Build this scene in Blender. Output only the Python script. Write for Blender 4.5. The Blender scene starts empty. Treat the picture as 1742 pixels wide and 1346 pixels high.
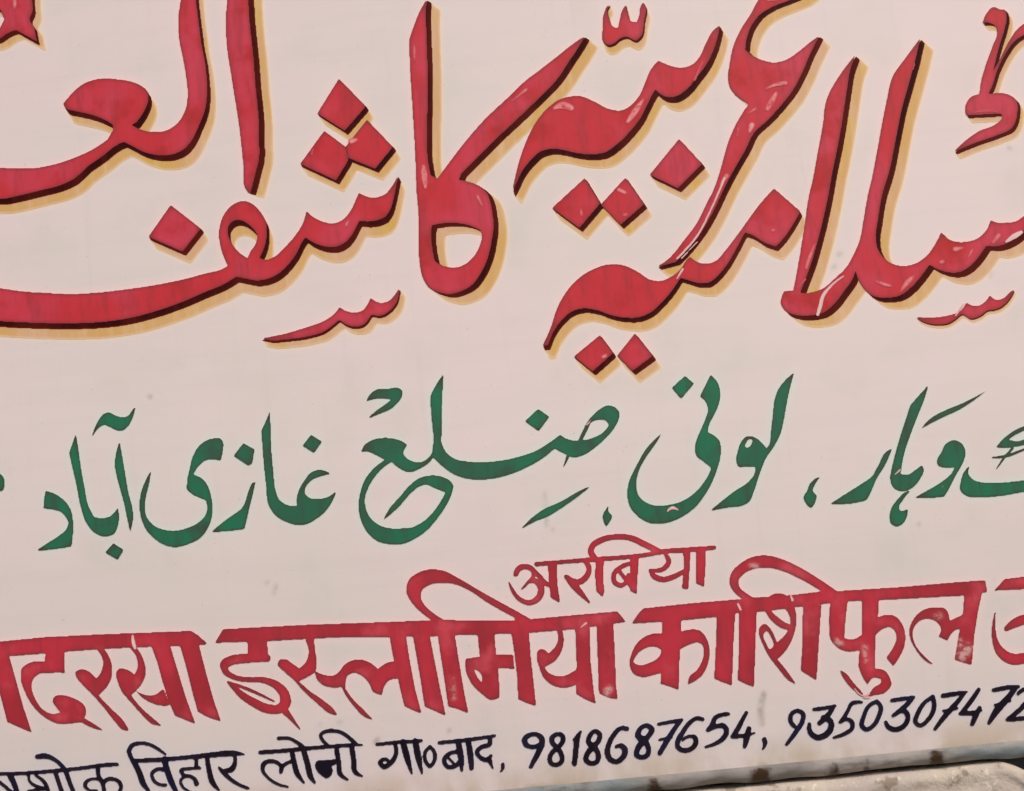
import bpy, math, random
import numpy as np
from mathutils import Vector, Matrix, Euler

random.seed(4)
rng = np.random.default_rng(4)
scene = bpy.context.scene
PW, PH = 1742.0, 1346.0

# ------------------------------------------------------------------ camera
cam_d = bpy.data.cameras.new("camera")
cam = bpy.data.objects.new("camera", cam_d)
scene.collection.objects.link(cam)
cam_d.sensor_fit = 'HORIZONTAL'
cam_d.sensor_width = 36.0
cam_d.lens = 52.0
cam_d.clip_start = 0.05
cam_d.clip_end = 200.0
CAM_LOC = Vector((0.06, -2.02, 1.98))
CAM_AIM = Vector((0.0, 0.0, 2.20))
cam.location = CAM_LOC
scene.camera = cam

# ------------------------------------------------------------------ daylight
SUN_EL, SUN_AZ = math.radians(46), math.radians(152)     # azimuth from +Y, clockwise
world = bpy.data.worlds.new("World")
scene.world = world
world.use_nodes = True
wn = world.node_tree
wn.nodes.clear()
sky = wn.nodes.new('ShaderNodeTexSky')
sky.sky_type = 'NISHITA'
sky.sun_disc = False
sky.sun_elevation = SUN_EL
sky.sun_rotation = SUN_AZ
sky.air_density = 1.0
sky.dust_density = 4.0
bg = wn.nodes.new('ShaderNodeBackground')
bg.inputs['Strength'].default_value = 0.09
wo = wn.nodes.new('ShaderNodeOutputWorld')
wn.links.new(sky.outputs[0], bg.inputs[0])
wn.links.new(bg.outputs[0], wo.inputs[0])
sun_d = bpy.data.lights.new("sun", 'SUN')
sun_d.energy = 1.5
sun_d.angle = math.radians(14)
sun_d.color = (1.0, 0.965, 0.95)
sun = bpy.data.objects.new("sun", sun_d)
scene.collection.objects.link(sun)
sd = Vector((math.sin(SUN_AZ) * math.cos(SUN_EL), math.cos(SUN_AZ) * math.cos(SUN_EL), math.sin(SUN_EL)))
sun.rotation_euler = (-sd).to_track_quat('-Z', 'Y').to_euler()
scene.view_settings.view_transform = 'Standard'
scene.view_settings.look = 'None'
scene.view_settings.exposure = 0.42
scene.view_settings.gamma = 1.0
scene.view_settings.use_curve_mapping = False
scene.render.filter_size = 2.4

# camera orientation: rolled until the board's level bottom edge has the slope it has in the photograph
def cam_rot(roll):
    return ((CAM_AIM - CAM_LOC).to_track_quat('-Z', 'Y').to_matrix() @ Matrix.Rotation(roll, 3, 'Z'))
def to_board(px, py, R, y=0.0):
    f = cam_d.lens / cam_d.sensor_width
    d = R @ Vector(((px - PW / 2) / PW, -(py - PH / 2) / PW, -f))
    t = (y - CAM_LOC.y) / d.y
    return CAM_LOC + d * t
def slope_err(r):
    R = cam_rot(r)
    return to_board(1742, 1288.5, R).z - to_board(1175, 1343, R).z
a, b = -0.4, 0.4
for _ in range(60):
    m = (a + b) / 2
    if (slope_err(a) < 0) == (slope_err(m) < 0): a = m
    else: b = m
ROT = cam_rot((a + b) / 2)
cam.rotation_euler = ROT.to_euler()
RN = np.array(ROT)
LN = np.array(CAM_LOC)
def bow(x, z):
    """bow added to the sheet (metres), shaped to darken its lower and left ends"""
    return 0.085 * np.clip(2.16 - z, 0, None) ** 2 + 0.035 * np.clip(0.35 - x, 0, None) ** 2
def board_pts(px, py, y=0.0):
    """photo pixels -> points on the board plane (numpy)"""
    px = np.asarray(px, float); py = np.asarray(py, float)
    d = np.stack([(px - PW / 2) / PW, -(py - PH / 2) / PW, np.full_like(px, -cam_d.lens / cam_d.sensor_width)], -1) @ RN.T
    t = (y - LN[1]) / d[..., 1]
    for _ in range(4):                                  # follow the bow added to shade the sheet's lower and left ends
        P = LN + d * t[..., None]
        t = (y + bow(P[..., 0], P[..., 2]) - LN[1]) / d[..., 1]
    return LN + d * t[..., None]
def photo_pts(P):
    q = (P - LN) @ RN
    f = cam_d.lens / cam_d.sensor_width
    return q[..., 0] / -q[..., 2] * f * PW + PW / 2, -q[..., 1] / -q[..., 2] * f * PW + PH / 2
PXM = np.linalg.norm(board_pts(900, 700) - board_pts(901, 700))      # metres per photo pixel
Z_LIP = board_pts(1450, 1317)[2]            # lowest line of the board

# ------------------------------------------------------------------ materials
def srgb(r, g, b):
    f = lambda c: (c / 255 / 12.92) if c / 255 <= 0.04045 else ((c / 255 + 0.055) / 1.055) ** 2.4
    return (f(r), f(g), f(b), 1.0)
class NT:
    def __init__(s, name, rough=0.5, spec=0.5):
        s.m = bpy.data.materials.new(name); s.m.use_nodes = True
        s.t = s.m.node_tree
        s.bsdf = s.t.nodes['Principled BSDF']
        s.bsdf.inputs['Roughness'].default_value = rough
        s.bsdf.inputs['Specular IOR Level'].default_value = spec
        s.tc = s.t.nodes.new('ShaderNodeTexCoord').outputs['Object']
    def link(s, a, b): s.t.links.new(a, b)
    def noise(s, scale, detail=4, rough=0.55, vec=None, stretch=None, seed=0.0):
        n = s.t.nodes.new('ShaderNodeTexNoise')
        n.inputs['Scale'].default_value = scale; n.inputs['Detail'].default_value = detail
        n.inputs['Roughness'].default_value = rough
        mp = s.t.nodes.new('ShaderNodeMapping')
        mp.inputs['Location'].default_value = (seed * 3.1, seed * 1.7, seed * 2.3)
        if stretch: mp.inputs['Scale'].default_value = stretch
        s.link(vec or s.tc, mp.inputs[0]); s.link(mp.outputs[0], n.inputs['Vector'])
        return n.outputs['Fac']
    def ramp(s, fac, lo, hi, vlo=0.0, vhi=1.0, smooth=True):
        r = s.t.nodes.new('ShaderNodeMapRange')
        if smooth: r.interpolation_type = 'SMOOTHSTEP'
        r.inputs['From Min'].default_value = lo; r.inputs['From Max'].default_value = hi
        r.inputs['To Min'].default_value = vlo; r.inputs['To Max'].default_value = vhi
        s.link(fac, r.inputs['Value']); return r.outputs[0]
    def mul(s, a, b, op='MULTIPLY'):
        n = s.t.nodes.new('ShaderNodeMath'); n.operation = op
        for i, v in enumerate((a, b)):
            if isinstance(v, (int, float)): n.inputs[i].default_value = v
            else: s.link(v, n.inputs[i])
        return n.outputs[0]
    def mix(s, fac, a, b):
        n = s.t.nodes.new('ShaderNodeMix'); n.data_type = 'RGBA'
        if isinstance(fac, (int, float)): n.inputs[0].default_value = fac
        else: s.link(fac, n.inputs[0])
        for i, v in ((6, a), (7, b)):
            if isinstance(v, tuple): n.inputs[i].default_value = v
            else: s.link(v, n.inputs[i])
        return n.outputs[2]
    def attr(s, name):
        n = s.t.nodes.new('ShaderNodeAttribute'); n.attribute_name = name
        return n.outputs['Fac']
    def color(s, c): s.link(c, s.bsdf.inputs['Base Color'])
    def bump(s, h, strength=0.2, dist=0.002):
        n = s.t.nodes.new('ShaderNodeBump')
        n.inputs['Strength'].default_value = strength; n.inputs['Distance'].default_value = dist
        s.link(h, n.inputs['Height']); s.link(n.outputs[0], s.bsdf.inputs['Normal'])

def paint(name, edge_c, main_c, var_c, var2_c=None, lo=0.5, hi=0.95, rough=0.42, worn=None, spec=0.2, ns=1.0):
    k = NT(name, rough, spec)
    base = k.mix(k.ramp(k.noise(9 * ns, 3, seed=1), 0.4, 0.65), main_c, var_c)
    if var2_c: base = k.mix(k.ramp(k.noise(16 * ns, 4, seed=2), 0.52, 0.72), base, var2_c)
    brush = k.ramp(k.noise(70, 5, .65, seed=5, stretch=(1, 1, 0.18)), 0.42, 0.75, 0.0, 0.5)
    base = k.mix(brush, base, edge_c)
    e = k.ramp(k.mul(k.attr('edge'), k.mul(k.noise(70, 2, seed=3), 0.12), 'ADD'), lo + .06, hi + .06)
    c = k.mix(e, edge_c, base)
    if worn: c = k.mix(k.mul(k.attr('worn'), k.ramp(k.noise(110, 4, seed=12), 0.42, 0.58, .1, 1.0)), c, worn)
    k.color(c)
    k.bump(k.noise(120, 3, seed=6, stretch=(1, 1, .4)), 0.08, 0.001)
    return k.m

RED = paint("red_enamel", srgb(140, 52, 56), srgb(200, 52, 60), srgb(204, 66, 84), srgb(186, 44, 46), 0.32, 0.97)
HRED = paint("red_enamel_plain", srgb(136, 52, 58), srgb(194, 54, 68), srgb(170, 48, 58), srgb(206, 76, 88), 0.25, 0.97, worn=srgb(226, 190, 184))
DARK = paint("dark_maroon_paint", srgb(100, 24, 18), srgb(52, 4, 4), srgb(84, 18, 8), None, 0.45, 0.9, rough=.55, spec=.08)
TAN = paint("ochre_paint", srgb(232, 196, 156), srgb(214, 168, 106), srgb(216, 172, 136), srgb(212, 170, 88), 0.5, 0.9)
GREEN = paint("green_enamel", srgb(66, 66, 55), srgb(48, 102, 77), srgb(40, 114, 82), srgb(60, 84, 68), 0.3, 0.85)
BLACK = paint("black_enamel", srgb(54, 40, 50), srgb(24, 16, 28), srgb(26, 28, 56), srgb(30, 20, 20), 0.5, 0.85)
SHINE = paint("painted_gloss_highlight", srgb(200, 78, 86), srgb(226, 126, 128), srgb(234, 160, 158), srgb(198, 66, 78), 0.5, 0.95, ns=9.0)  # gloss highlights of the red letters, put into the colour as pink strokes
PALE = paint("bare_paint_and_glare", srgb(226, 170, 168), srgb(238, 206, 202), srgb(232, 196, 192), None, 0.5, 0.9)  # bare paint in scratches, and glare on the red put into the colour

def panel_material():
    k = NT("cream_white_enamel", 0.38, 0.4)
    c = k.mix(k.ramp(k.noise(2.2, 3, seed=1), 0.38, 0.62), srgb(226, 213, 206), srgb(231, 213, 209))
    c = k.mix(k.ramp(k.noise(5, 6, .65, seed=21, stretch=(.5, 1, 9)), 0.4, 0.75, 0, 0.22), c, srgb(211, 202, 196))
    c = k.mix(k.ramp(k.noise(7, 5, .6, seed=23, stretch=(7, 1, .35)), 0.56, 0.8, 0, 0.25), c, srgb(203, 195, 188))
    c = k.mix(k.ramp(k.noise(7, 4, seed=2), 0.5, 0.75, 0, 0.6), c, srgb(214, 206, 196))
    c = k.mix(k.ramp(k.noise(5, 3, seed=7), 0.55, 0.78, 0, 0.5), c, srgb(230, 208, 204))
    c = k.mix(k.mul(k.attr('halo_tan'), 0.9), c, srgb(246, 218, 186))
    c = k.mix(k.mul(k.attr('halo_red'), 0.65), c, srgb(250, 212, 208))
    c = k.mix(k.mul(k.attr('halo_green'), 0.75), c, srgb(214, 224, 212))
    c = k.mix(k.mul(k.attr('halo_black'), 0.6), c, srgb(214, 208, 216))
    sm = k.mul(k.attr('smudge'), k.ramp(k.noise(90, 4, seed=4), 0.3, 0.6, 0.35, 1.0))
    c = k.mix(sm, c, srgb(150, 138, 124))
    d = k.mul(k.attr('dirt'), k.ramp(k.noise(14, 5, seed=9, stretch=(1, 1, .6)), 0.35, 0.62))
    c = k.mix(k.mul(d, 0.75), c, srgb(190, 168, 140))
    c = k.mix(k.ramp(k.noise(240, 2, seed=8), 0.71, 0.78, 0, 0.35), c, srgb(150, 130, 120))
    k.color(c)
    k.link(k.ramp(k.noise(11, 3, seed=3), 0.3, 0.7, 0.32, 0.5), k.bsdf.inputs['Roughness'])
    h = k.mul(k.noise(150, 3, seed=5), k.mul(k.noise(12, 2, seed=6), 4.0), 'ADD')
    k.bump(h, 0.06, 0.001)
    return k.m
PANEL = panel_material()

def lip_material():
    k = NT("chipped_grey_metal", 0.5, 0.4)
    c = k.mix(k.ramp(k.noise(7, 4, seed=2), 0.4, 0.62), srgb(196, 186, 178), srgb(160, 152, 146))
    c = k.mix(k.ramp(k.noise(4.5, 2, seed=4), 0.5, 0.7), c, srgb(150, 160, 160))
    c = k.mix(k.attr('bare'), c, srgb(150, 160, 161))
    c = k.mix(k.ramp(k.noise(28, 5, seed=11), 0.6, 0.72, 0, .7), c, srgb(150, 128, 104))
    c = k.mix(k.ramp(k.mul(k.attr('stain'), k.mul(k.noise(55, 5, .65, seed=14), 0.9), 'ADD'), 0.62, 1.05), c, srgb(84, 62, 44))
    c = k.mix(k.ramp(k.noise(45, 5, .6, seed=17, stretch=(.35, 1, 1)), 0.55, 0.68, 0, .55), c, srgb(120, 110, 102))
    k.color(c)
    k.bump(k.noise(80, 5, seed=5), 0.35, 0.003)
    return k.m
LIP = lip_material()

def stone_material():
    k = NT("beige_sandstone", 0.9, 0.2)
    c = k.mix(k.ramp(k.noise(9, 5, seed=2), 0.38, 0.62), srgb(190, 177, 160), srgb(180, 166, 156))
    c = k.mix(k.ramp(k.noise(34, 5, seed=3), 0.53, 0.64, 0, .9), c, srgb(138, 122, 106))
    c = k.mix(k.ramp(k.noise(90, 4, seed=4), 0.6, 0.75, 0, .6), c, srgb(226, 214, 196))
    k.color(c)
    h = k.mul(k.noise(40, 6, seed=5), k.mul(k.noise(160, 4, seed=6), 0.3), 'ADD')
    k.bump(h, 0.6, 0.006)
    return k.m
STONE = stone_material()
def wall_material():
    k = NT("dark_grey_plaster", 0.85, 0.2)
    c = k.mix(k.ramp(k.noise(12, 6, seed=2), 0.35, 0.65), srgb(120, 122, 122), srgb(92, 95, 97))
    k.color(c); k.bump(k.noise(60, 5, seed=5), 0.5, 0.004)
    return k.m
WALL = wall_material()

# ------------------------------------------------------------------ tracing
CROP = {c: (ox, oy, 1742 / 436) for c, ox, oy in (
    ('A', 0, 0), ('B', 0, 290), ('C', 360, 100), ('D', 360, 330), ('E', 660, 0), ('F', 660, 240), ('G', 980, 0),
    ('H', 900, 300), ('I', 1100, 240), ('J', 1306, 0), ('K', 1306, 260), ('L', 900, 420), ('M', 0, 650), ('N', 230, 650),
    ('P', 580, 620), ('Q', 780, 620), ('S', 1020, 620), ('T', 1306, 600), ('U', 840, 880), ('V', 0, 1009), ('W', 320, 1009),
    ('X', 660, 940), ('Y', 1000, 920), ('Z', 1306, 940), ('a', 600, 1009))}
CROP.update({c: (ox, oy, 1742 / 220) for c, ox, oy in (('f', 0, 1255), ('g', 210, 1250), ('h', 430, 1230))})
CROP.update({c: (ox, oy, 1742 / 254) for c, ox, oy in (('b', 870, 1150), ('c', 1100, 1150), ('d', 1320, 1120), ('e', 1488, 1120))})
CROP['0'] = (0, 0, 1.0)

def parse(txt, width=False):
    out = []; cr = CROP['0']
    for tk in txt.split():
        if tk[0] == '@': cr = CROP[tk[1]]; continue
        corner = tk.endswith('!')
        v = [float(q) for q in tk.rstrip('!').split(',')]
        p = [cr[0] + v[0] / cr[2], cr[1] + v[1] / cr[2]]
        if width: p.append(v[2] / cr[2])
        out.append((p, corner))
    return out
def spline(pts, closed=True, step=2.0):
    n = len(pts); P = [np.array(p) for p, _ in pts]; C = [c for _, c in pts]
    def tang(i):
        if not closed and i in (0, n - 1): return None
        if C[i]: return None
        a, b, c = P[i - 1], P[i], P[(i + 1) % n]
        la = np.linalg.norm((b - a)[:2]) + 1e-6; lc = np.linalg.norm((c - b)[:2]) + 1e-6
        return ((b - a) / la * lc + (c - b) / lc * la) / (la + lc)
    T = [tang(i) for i in range(n)]
    out = []
    for i in range(n if closed else n - 1):
        j = (i + 1) % n
        L = np.linalg.norm((P[j] - P[i])[:2])
        ta, tb = T[i], T[j]
        ch = (P[j] - P[i]) / (L + 1e-6)
        if ta is None and tb is None: ta = tb = ch
        elif ta is None: ta = 1.5 * ch - .5 * tb
        elif tb is None: tb = 1.5 * ch - .5 * ta
        k = max(1, int(L / step))
        for q in range(k):
            t = q / k
            out.append((2*t**3-3*t**2+1)*P[i] + (t**3-2*t**2+t)*L*ta + (-2*t**3+3*t**2)*P[j] + (t**3-t**2)*L*tb)
    if not closed: out.append(P[-1])
    return np.array(out)

PAD = 170                                # raster canvas: photo pixels with a margin round the frame
CW, CH = int(PW) + 2 * PAD, int(PH) + 2 * PAD
def fill(poly):
    """even-odd scanline fill -> (x0, y0, mask)"""
    x0 = int(max(0, np.floor(poly[:, 0].min()) + PAD - 2)); x1 = int(min(CW, np.ceil(poly[:, 0].max()) + PAD + 3))
    y0 = int(max(0, np.floor(poly[:, 1].min()) + PAD - 2)); y1 = int(min(CH, np.ceil(poly[:, 1].max()) + PAD + 3))
    m = np.zeros((max(0, y1 - y0), max(0, x1 - x0)), bool)
    a = poly + PAD; b = np.roll(a, -1, 0)
    for r in range(m.shape[0]):
        y = y0 + r + 0.001
        h = ((a[:, 1] <= y) & (b[:, 1] > y)) | ((b[:, 1] <= y) & (a[:, 1] > y))
        if not h.any(): continue
        xs = np.sort(a[h, 0] + (y - a[h, 1]) / (b[h, 1] - a[h, 1]) * (b[h, 0] - a[h, 0]))
        for q in range(0, len(xs) - 1, 2):
            i0 = max(0, int(np.ceil(xs[q])) - x0); i1 = min(m.shape[1], int(np.floor(xs[q + 1])) - x0 + 1)
            if i1 > i0: m[r, i0:i1] = True
    return x0, y0, m
def stamp(canvas, p):
    """variable-width brush stroke"""
    for (ax, ay, aw), (bx, by, bw) in zip(p[:-1], p[1:]):
        r = max(aw, bw) / 2 + 2
        x0 = int(max(0, min(ax, bx) + PAD - r)); x1 = int(min(CW, max(ax, bx) + PAD + r + 1))
        y0 = int(max(0, min(ay, by) + PAD - r)); y1 = int(min(CH, max(ay, by) + PAD + r + 1))
        if x1 <= x0 or y1 <= y0: continue
        X, Y = np.meshgrid(np.arange(x0, x1) - PAD, np.arange(y0, y1) - PAD)
        dx, dy = bx - ax, by - ay; L2 = dx * dx + dy * dy + 1e-9
        t = np.clip(((X - ax) * dx + (Y - ay) * dy) / L2, 0, 1)
        canvas[y0:y1, x0:x1] |= np.hypot(X - ax - t * dx, Y - ay - t * dy) <= (aw + t * (bw - aw)) / 2
def raster(shapes, wf=1.0):
    cv = np.zeros((CH, CW), bool)
    for kind, txt in shapes:
        if kind == 's':
            stamp(cv, spline(parse(txt, True), False, 3.0) * (1, 1, wf)); continue
        pts = parse(txt)
        if kind == 'p': pts = [(p, True) for p, _ in pts]
        x0, y0, m = fill(spline(pts))
        s = cv[y0:y0 + m.shape[0], x0:x0 + m.shape[1]]
        if kind == 'h': s &= ~m
        else: s |= m
    return cv
def blur(f, sig):
    r = int(3 * sig + 1); k = np.exp(-np.arange(-r, r + 1) ** 2 / (2 * sig * sig)); k /= k.sum()
    g = np.zeros_like(f)
    for i, w in enumerate(k): g += w * np.roll(f, i - r, 0)
    h = np.zeros_like(f)
    for i, w in enumerate(k): h += w * np.roll(g, i - r, 1)
    return h
def sweep(cv, dx, dy, start=0.0):
    n = int(max(abs(dx), abs(dy)) + 1); out = np.zeros_like(cv)
    i0 = min(n, int(math.ceil(start / max(1e-6, math.hypot(dx, dy)) * n)))
    for i in range(i0, n + 1):
        out |= np.roll(np.roll(cv, round(dy * i / n), 0), round(dx * i / n), 1)
    return out

def mesh_from_mask(name, cv, depth, mat, parent, edge_sig=4.0, soft=0.85, worn=None, step=2, wob=.15):
    """painted shape: marching squares over the mask, laid on the board plane `depth` metres in front of it"""
    ys, xs = np.where(cv)
    if len(ys) == 0: return None
    y0, y1 = max(0, ys.min() - 16), min(CH, ys.max() + 17); x0, x1 = max(0, xs.min() - 16), min(CW, xs.max() + 17)
    sub = cv[y0:y1, x0:x1].astype(np.float32)
    wb = blur(rng.standard_normal(sub.shape).astype(np.float32), 5) * 1.3      # hand-painted wobble of the brush edge
    f = (blur(sub, soft) + wb * wob)[::step, ::step]
    e = blur(sub, edge_sig)[::step, ::step]
    e = np.clip(e * 1.0, 0, 1)
    H, W_ = f.shape
    f[0, :] = f[-1, :] = f[:, 0] = f[:, -1] = 0
    verts = {}; V = []; E = []; F = []
    ins = f > 0.5
    def corner(i, j):
        k = (i, j, 0)
        if k not in verts:
            verts[k] = len(V); V.append((x0 + j * step - PAD, y0 + i * step - PAD)); E.append(e[i, j])
        return verts[k]
    def cut(i, j, i2, j2):
        if (i, j) > (i2, j2): i, j, i2, j2 = i2, j2, i, j
        k = (i, j, i2, j2)
        if k not in verts:
            t = (0.5 - f[i, j]) / (f[i2, j2] - f[i, j])
            verts[k] = len(V)
            V.append((x0 + (j + t * (j2 - j)) * step - PAD, y0 + (i + t * (i2 - i)) * step - PAD))
            E.append(e[i, j] + t * (e[i2, j2] - e[i, j]))
        return verts[k]
    cnt = ins[:-1, :-1].astype(int) + ins[1:, :-1] + ins[:-1, 1:] + ins[1:, 1:]
    for i, j in zip(*np.where(cnt > 0)):
        q = ((i, j), (i + 1, j), (i + 1, j + 1), (i, j + 1))
        fc = []
        for k in range(4):
            p, n_ = q[k], q[(k + 1) % 4]
            if ins[p]: fc.append(corner(*p))
            if ins[p] != ins[n_]: fc.append(cut(*p, *n_))
        if len(fc) >= 3: F.append(fc)
    V = np.array(V)
    P = board_pts(V[:, 0], V[:, 1], -depth)
    me = bpy.data.meshes.new(name)
    me.from_pydata(P.tolist(), [], F)
    at = me.attributes.new('edge', 'FLOAT', 'POINT'); at.data.foreach_set('value', np.array(E, np.float32))
    if worn is not None:
        wv = worn[np.clip(V[:, 1].astype(int) + PAD, 0, CH - 1), np.clip(V[:, 0].astype(int) + PAD, 0, CW - 1)]
        at = me.attributes.new('worn', 'FLOAT', 'POINT'); at.data.foreach_set('value', wv.astype(np.float32))
    me.materials.append(mat)
    ob = bpy.data.objects.new(name, me)
    scene.collection.objects.link(ob)
    if parent: ob.parent = parent
    return ob

# ------------------------------------------------------------------ things
def tag(o, label=None, cat=None, group=None, kind=None):
    if label: o['label'] = label
    if cat: o['category'] = cat
    if group: o['group'] = group
    if kind: o['kind'] = kind
    return o
board = bpy.data.objects.new('signboard', None)
scene.collection.objects.link(board)
tag(board, 'hand painted cream signboard with red, green and black Urdu and Hindi lettering', 'signboard')

ACC = {k: np.zeros((CH, CW), bool) for k in ('red', 'tan', 'green', 'black')}
D_TAN, D_DARK, D_FACE, D_SHINE = 0.00025, 0.0005, 0.00075, 0.0011

def red_word(label, body, dots=(), dark=(7, 8), tan=(18, 21), shine=(), pale=(), dot_dark=(6, 7), dot_tan=(14, 20)):
    cb = raster(body)
    cd = [raster([d]) for d in dots]
    face = mesh_from_mask('red_urdu_word', cb, D_FACE, RED, board, edge_sig=5.5)
    face['label'] = label
    dk = sweep(cb, dark[0] * .95, dark[1] * .95, 1.5); tn = sweep(cb, *tan, 5.0)
    for d in cd:
        mesh_from_mask('dot', d, D_FACE + 0.00015, RED, face, edge_sig=5.5)
        dk |= sweep(d, *dot_dark, 2.0); tn |= sweep(d, *dot_tan, 5.0)
        cb = cb | d
    mesh_from_mask('dark_side', dk, D_DARK, DARK, face, edge_sig=3.0, wob=.3)
    mesh_from_mask('ochre_shade', tn, D_TAN, TAN, face, soft=1.1, wob=.3)
    ACC['red'] |= cb; ACC['tan'] |= tn
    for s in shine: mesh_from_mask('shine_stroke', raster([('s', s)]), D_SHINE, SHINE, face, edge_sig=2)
    for s in pale: mesh_from_mask('scratch_and_glare', raster([('s', s)]), D_SHINE + 0.0002, PALE, face, edge_sig=1.6)  # real paint gaps together with painted-in glare streaks
    return face

# --- red Urdu lettering, the words from left to right
red_word('large red Urdu letters with a round head, cut by the left end of the board', [
    ('o', "@A 1228,0 1212,120 1218,260 1245,400 1268,540 1276,640 1262,740 1235,800 1180,860 1120,890 1040,898 960,882 890,850! 930,830! 985,745 1010,662 1000,620 945,575 880,552 800,540 720,534 640,543 560,575 490,635 430,705! 450,738 510,755 600,775 690,805 770,850! 770,880! 730,950! 640,1010 500,1075 380,1115 220,1145 100,1145 0,1140 -300,1080! -300,1270! @B 0,195 130,172 280,135 420,98 500,60 @A 600,1130 700,1060 790,990 840,965! 900,995 980,1035 1070,1055 1180,1048 1250,1015 1300,960 1350,860 1395,740 1408,640 1402,500 1390,400 1370,300 1350,150 1332,0 1322,-300! 1235,-300!")],
    dark=(6, 10), tan=(15, 25))
red_word('tall red Urdu stroke beside the round headed letter at the upper left', [
    ('o', "@A 1545,-300! 1545,0 1535,120 1540,280 1580,560 1625,850 1655,1130 @C 230,880 262,920! 275,870 300,770 320,690 323,560 318,380 300,200 285,0 272,-120 255,-300 250,-700!")],
    dark=(10, 3), tan=(24, 8))
red_word('piece of a red Urdu letter in the upper left corner', [
    ('o', "@A -200,-300! 225,-300! 218,0 222,80 200,130 235,190 242,240 255,285! 190,250 110,205! 60,222 0,262 -100,290! -100,210! 0,190! 30,130! 0,60! -120,30!")],
    dark=(5, 7), tan=(15, 16), shine=["@A 95,-20,16 100,40,26 95,65,8"])
red_word('large red Urdu word with teeth, a loop and a long tail to the left', [
    ('o', "@C 1270,785! 1230,860 1180,920 1100,945 1000,912! 980,960 940,1040 890,1095 820,1120 750,1105 690,1075 645,1035! @D 615,210 570,280 500,360 430,425 370,447 325,436! 365,340 375,250 370,190 330,120 280,70 220,48 150,70 90,130 60,200 50,270 65,370 90,440 112,488! @B 1500,675 1400,700 1250,740 1050,780 850,810 650,832 500,840 300,832 130,820 0,800 -300,760! -300,990! 0,1025 200,1035 450,1040 700,1030 900,1000 1050,960 1250,890 1400,825 1530,770 1606,722! @D 230,575 300,588 380,578 450,545 530,470 580,400 620,320 638,295! 700,335 760,355 840,360 900,335 960,270 990,210 1005,182! 1060,188 1130,178 1180,155 1215,105 1240,20 1258,-70"),
    ('h', "@D 110,230 150,182 200,180 260,215 310,285 300,335 260,400 245,437! 190,400 140,340 112,275")],
    dots=[('p', "@B 1160,235 1365,395 1240,553 1008,452"),
          ('p', "@C 865,135 1048,325 905,490 718,372"),
          ('p', "@C 765,490 920,605 930,690 845,828 602,715"),
          ('p', "@C 1055,415 1232,600 1112,748 930,675 910,600")],
    dark=(5, 10), tan=(12, 27), shine=["@D 915,215,24 930,185,20", "@C 680,650,14 690,610,8", "@C 950,560,40 985,550,24"])
red_word('tall red Urdu word with a slanting arm and a square hole in its foot', [
    ('o', "@E 262,-5! 210,90 175,180 145,265! 150,450 165,700 180,950 190,1150 @F 195,350 205,450 210,650 215,820 235,920 285,1000 350,1030 430,1040 500,1020 570,980 630,900 680,790 705,680 718,560 710,490 700,430 670,350 610,300 540,275 480,265! @E 500,1180! 600,1080 740,940 900,790 1050,645 1150,540 1230,420 1290,330 1340,245! 1270,290 1130,400 1000,500 940,545 830,650 650,820 520,970 420,1100 335,1215! 290,1190! 268,1050 265,950 268,750 270,500 262,250 258,100"),
    ('h', "@F 298,572! 420,557 540,570 630,608! 638,640 620,720 570,800 500,850 430,860 340,832! 318,815! 300,720 293,630")],
    dark=(9, 6), tan=(24, 18), shine=["@E 178,310,14 180,360,22 180,410,12", "@E 240,1130,30 248,1200,46 255,1280,20", "@E 840,690,10 940,608,24", "@F 608,372,24 640,440,16"])
red_word('red Urdu word with a broad wavy left end and a small three pronged mark above', [
    ('o', "@E 845,1303! 870,1180 900,1070 940,960 1000,840 1080,740 1160,680 1250,655 1310,655 1400,690 1500,740 @G 310,750 380,710 430,650 470,560 510,470 560,412! 620,440 700,460 780,445 830,400 880,300 930,210 978,172! 965,240 930,350 885,440 825,520 770,590 710,640 650,662 585,648 540,608! 520,640 480,720 440,800 370,890 280,980 200,1035 100,1050 0,1040 @E 1200,1022 1110,1012 1030,1035 970,1090 915,1160 875,1240")],
    dots=[('p', "@G 700,945 858,1115 690,1280 500,1188"),
          ('p', "@F 1337,252 1442,425 1300,592 1115,455"),
          ('p', "@H 655,8 782,190 620,332 488,192")],
    dark=(6, 11), tan=(15, 24), shine=["@G 350,830,26 400,760,44 460,670,14", "@G 805,545,16 860,420,12", "@E 1130,738,24 1190,715,50 1245,735,44", "@H 610,90,30 655,112,26", "@H 645,262,22 665,258,20", "@H 352,225,16 358,262,22"])
red_word('small red three pronged mark at the top between two long strokes', [
    ('o', "@G 235,25! 213,60 222,120 258,185 285,190! 300,120 318,60 340,35! 350,90 375,145 412,152! 430,100 440,40 455,15! 473,40 463,140 440,250 410,275 340,250 300,262 250,300 215,305 187,285 180,200 190,90 212,42")],
    dark=(2, 4), tan=(6, 17))
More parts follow.
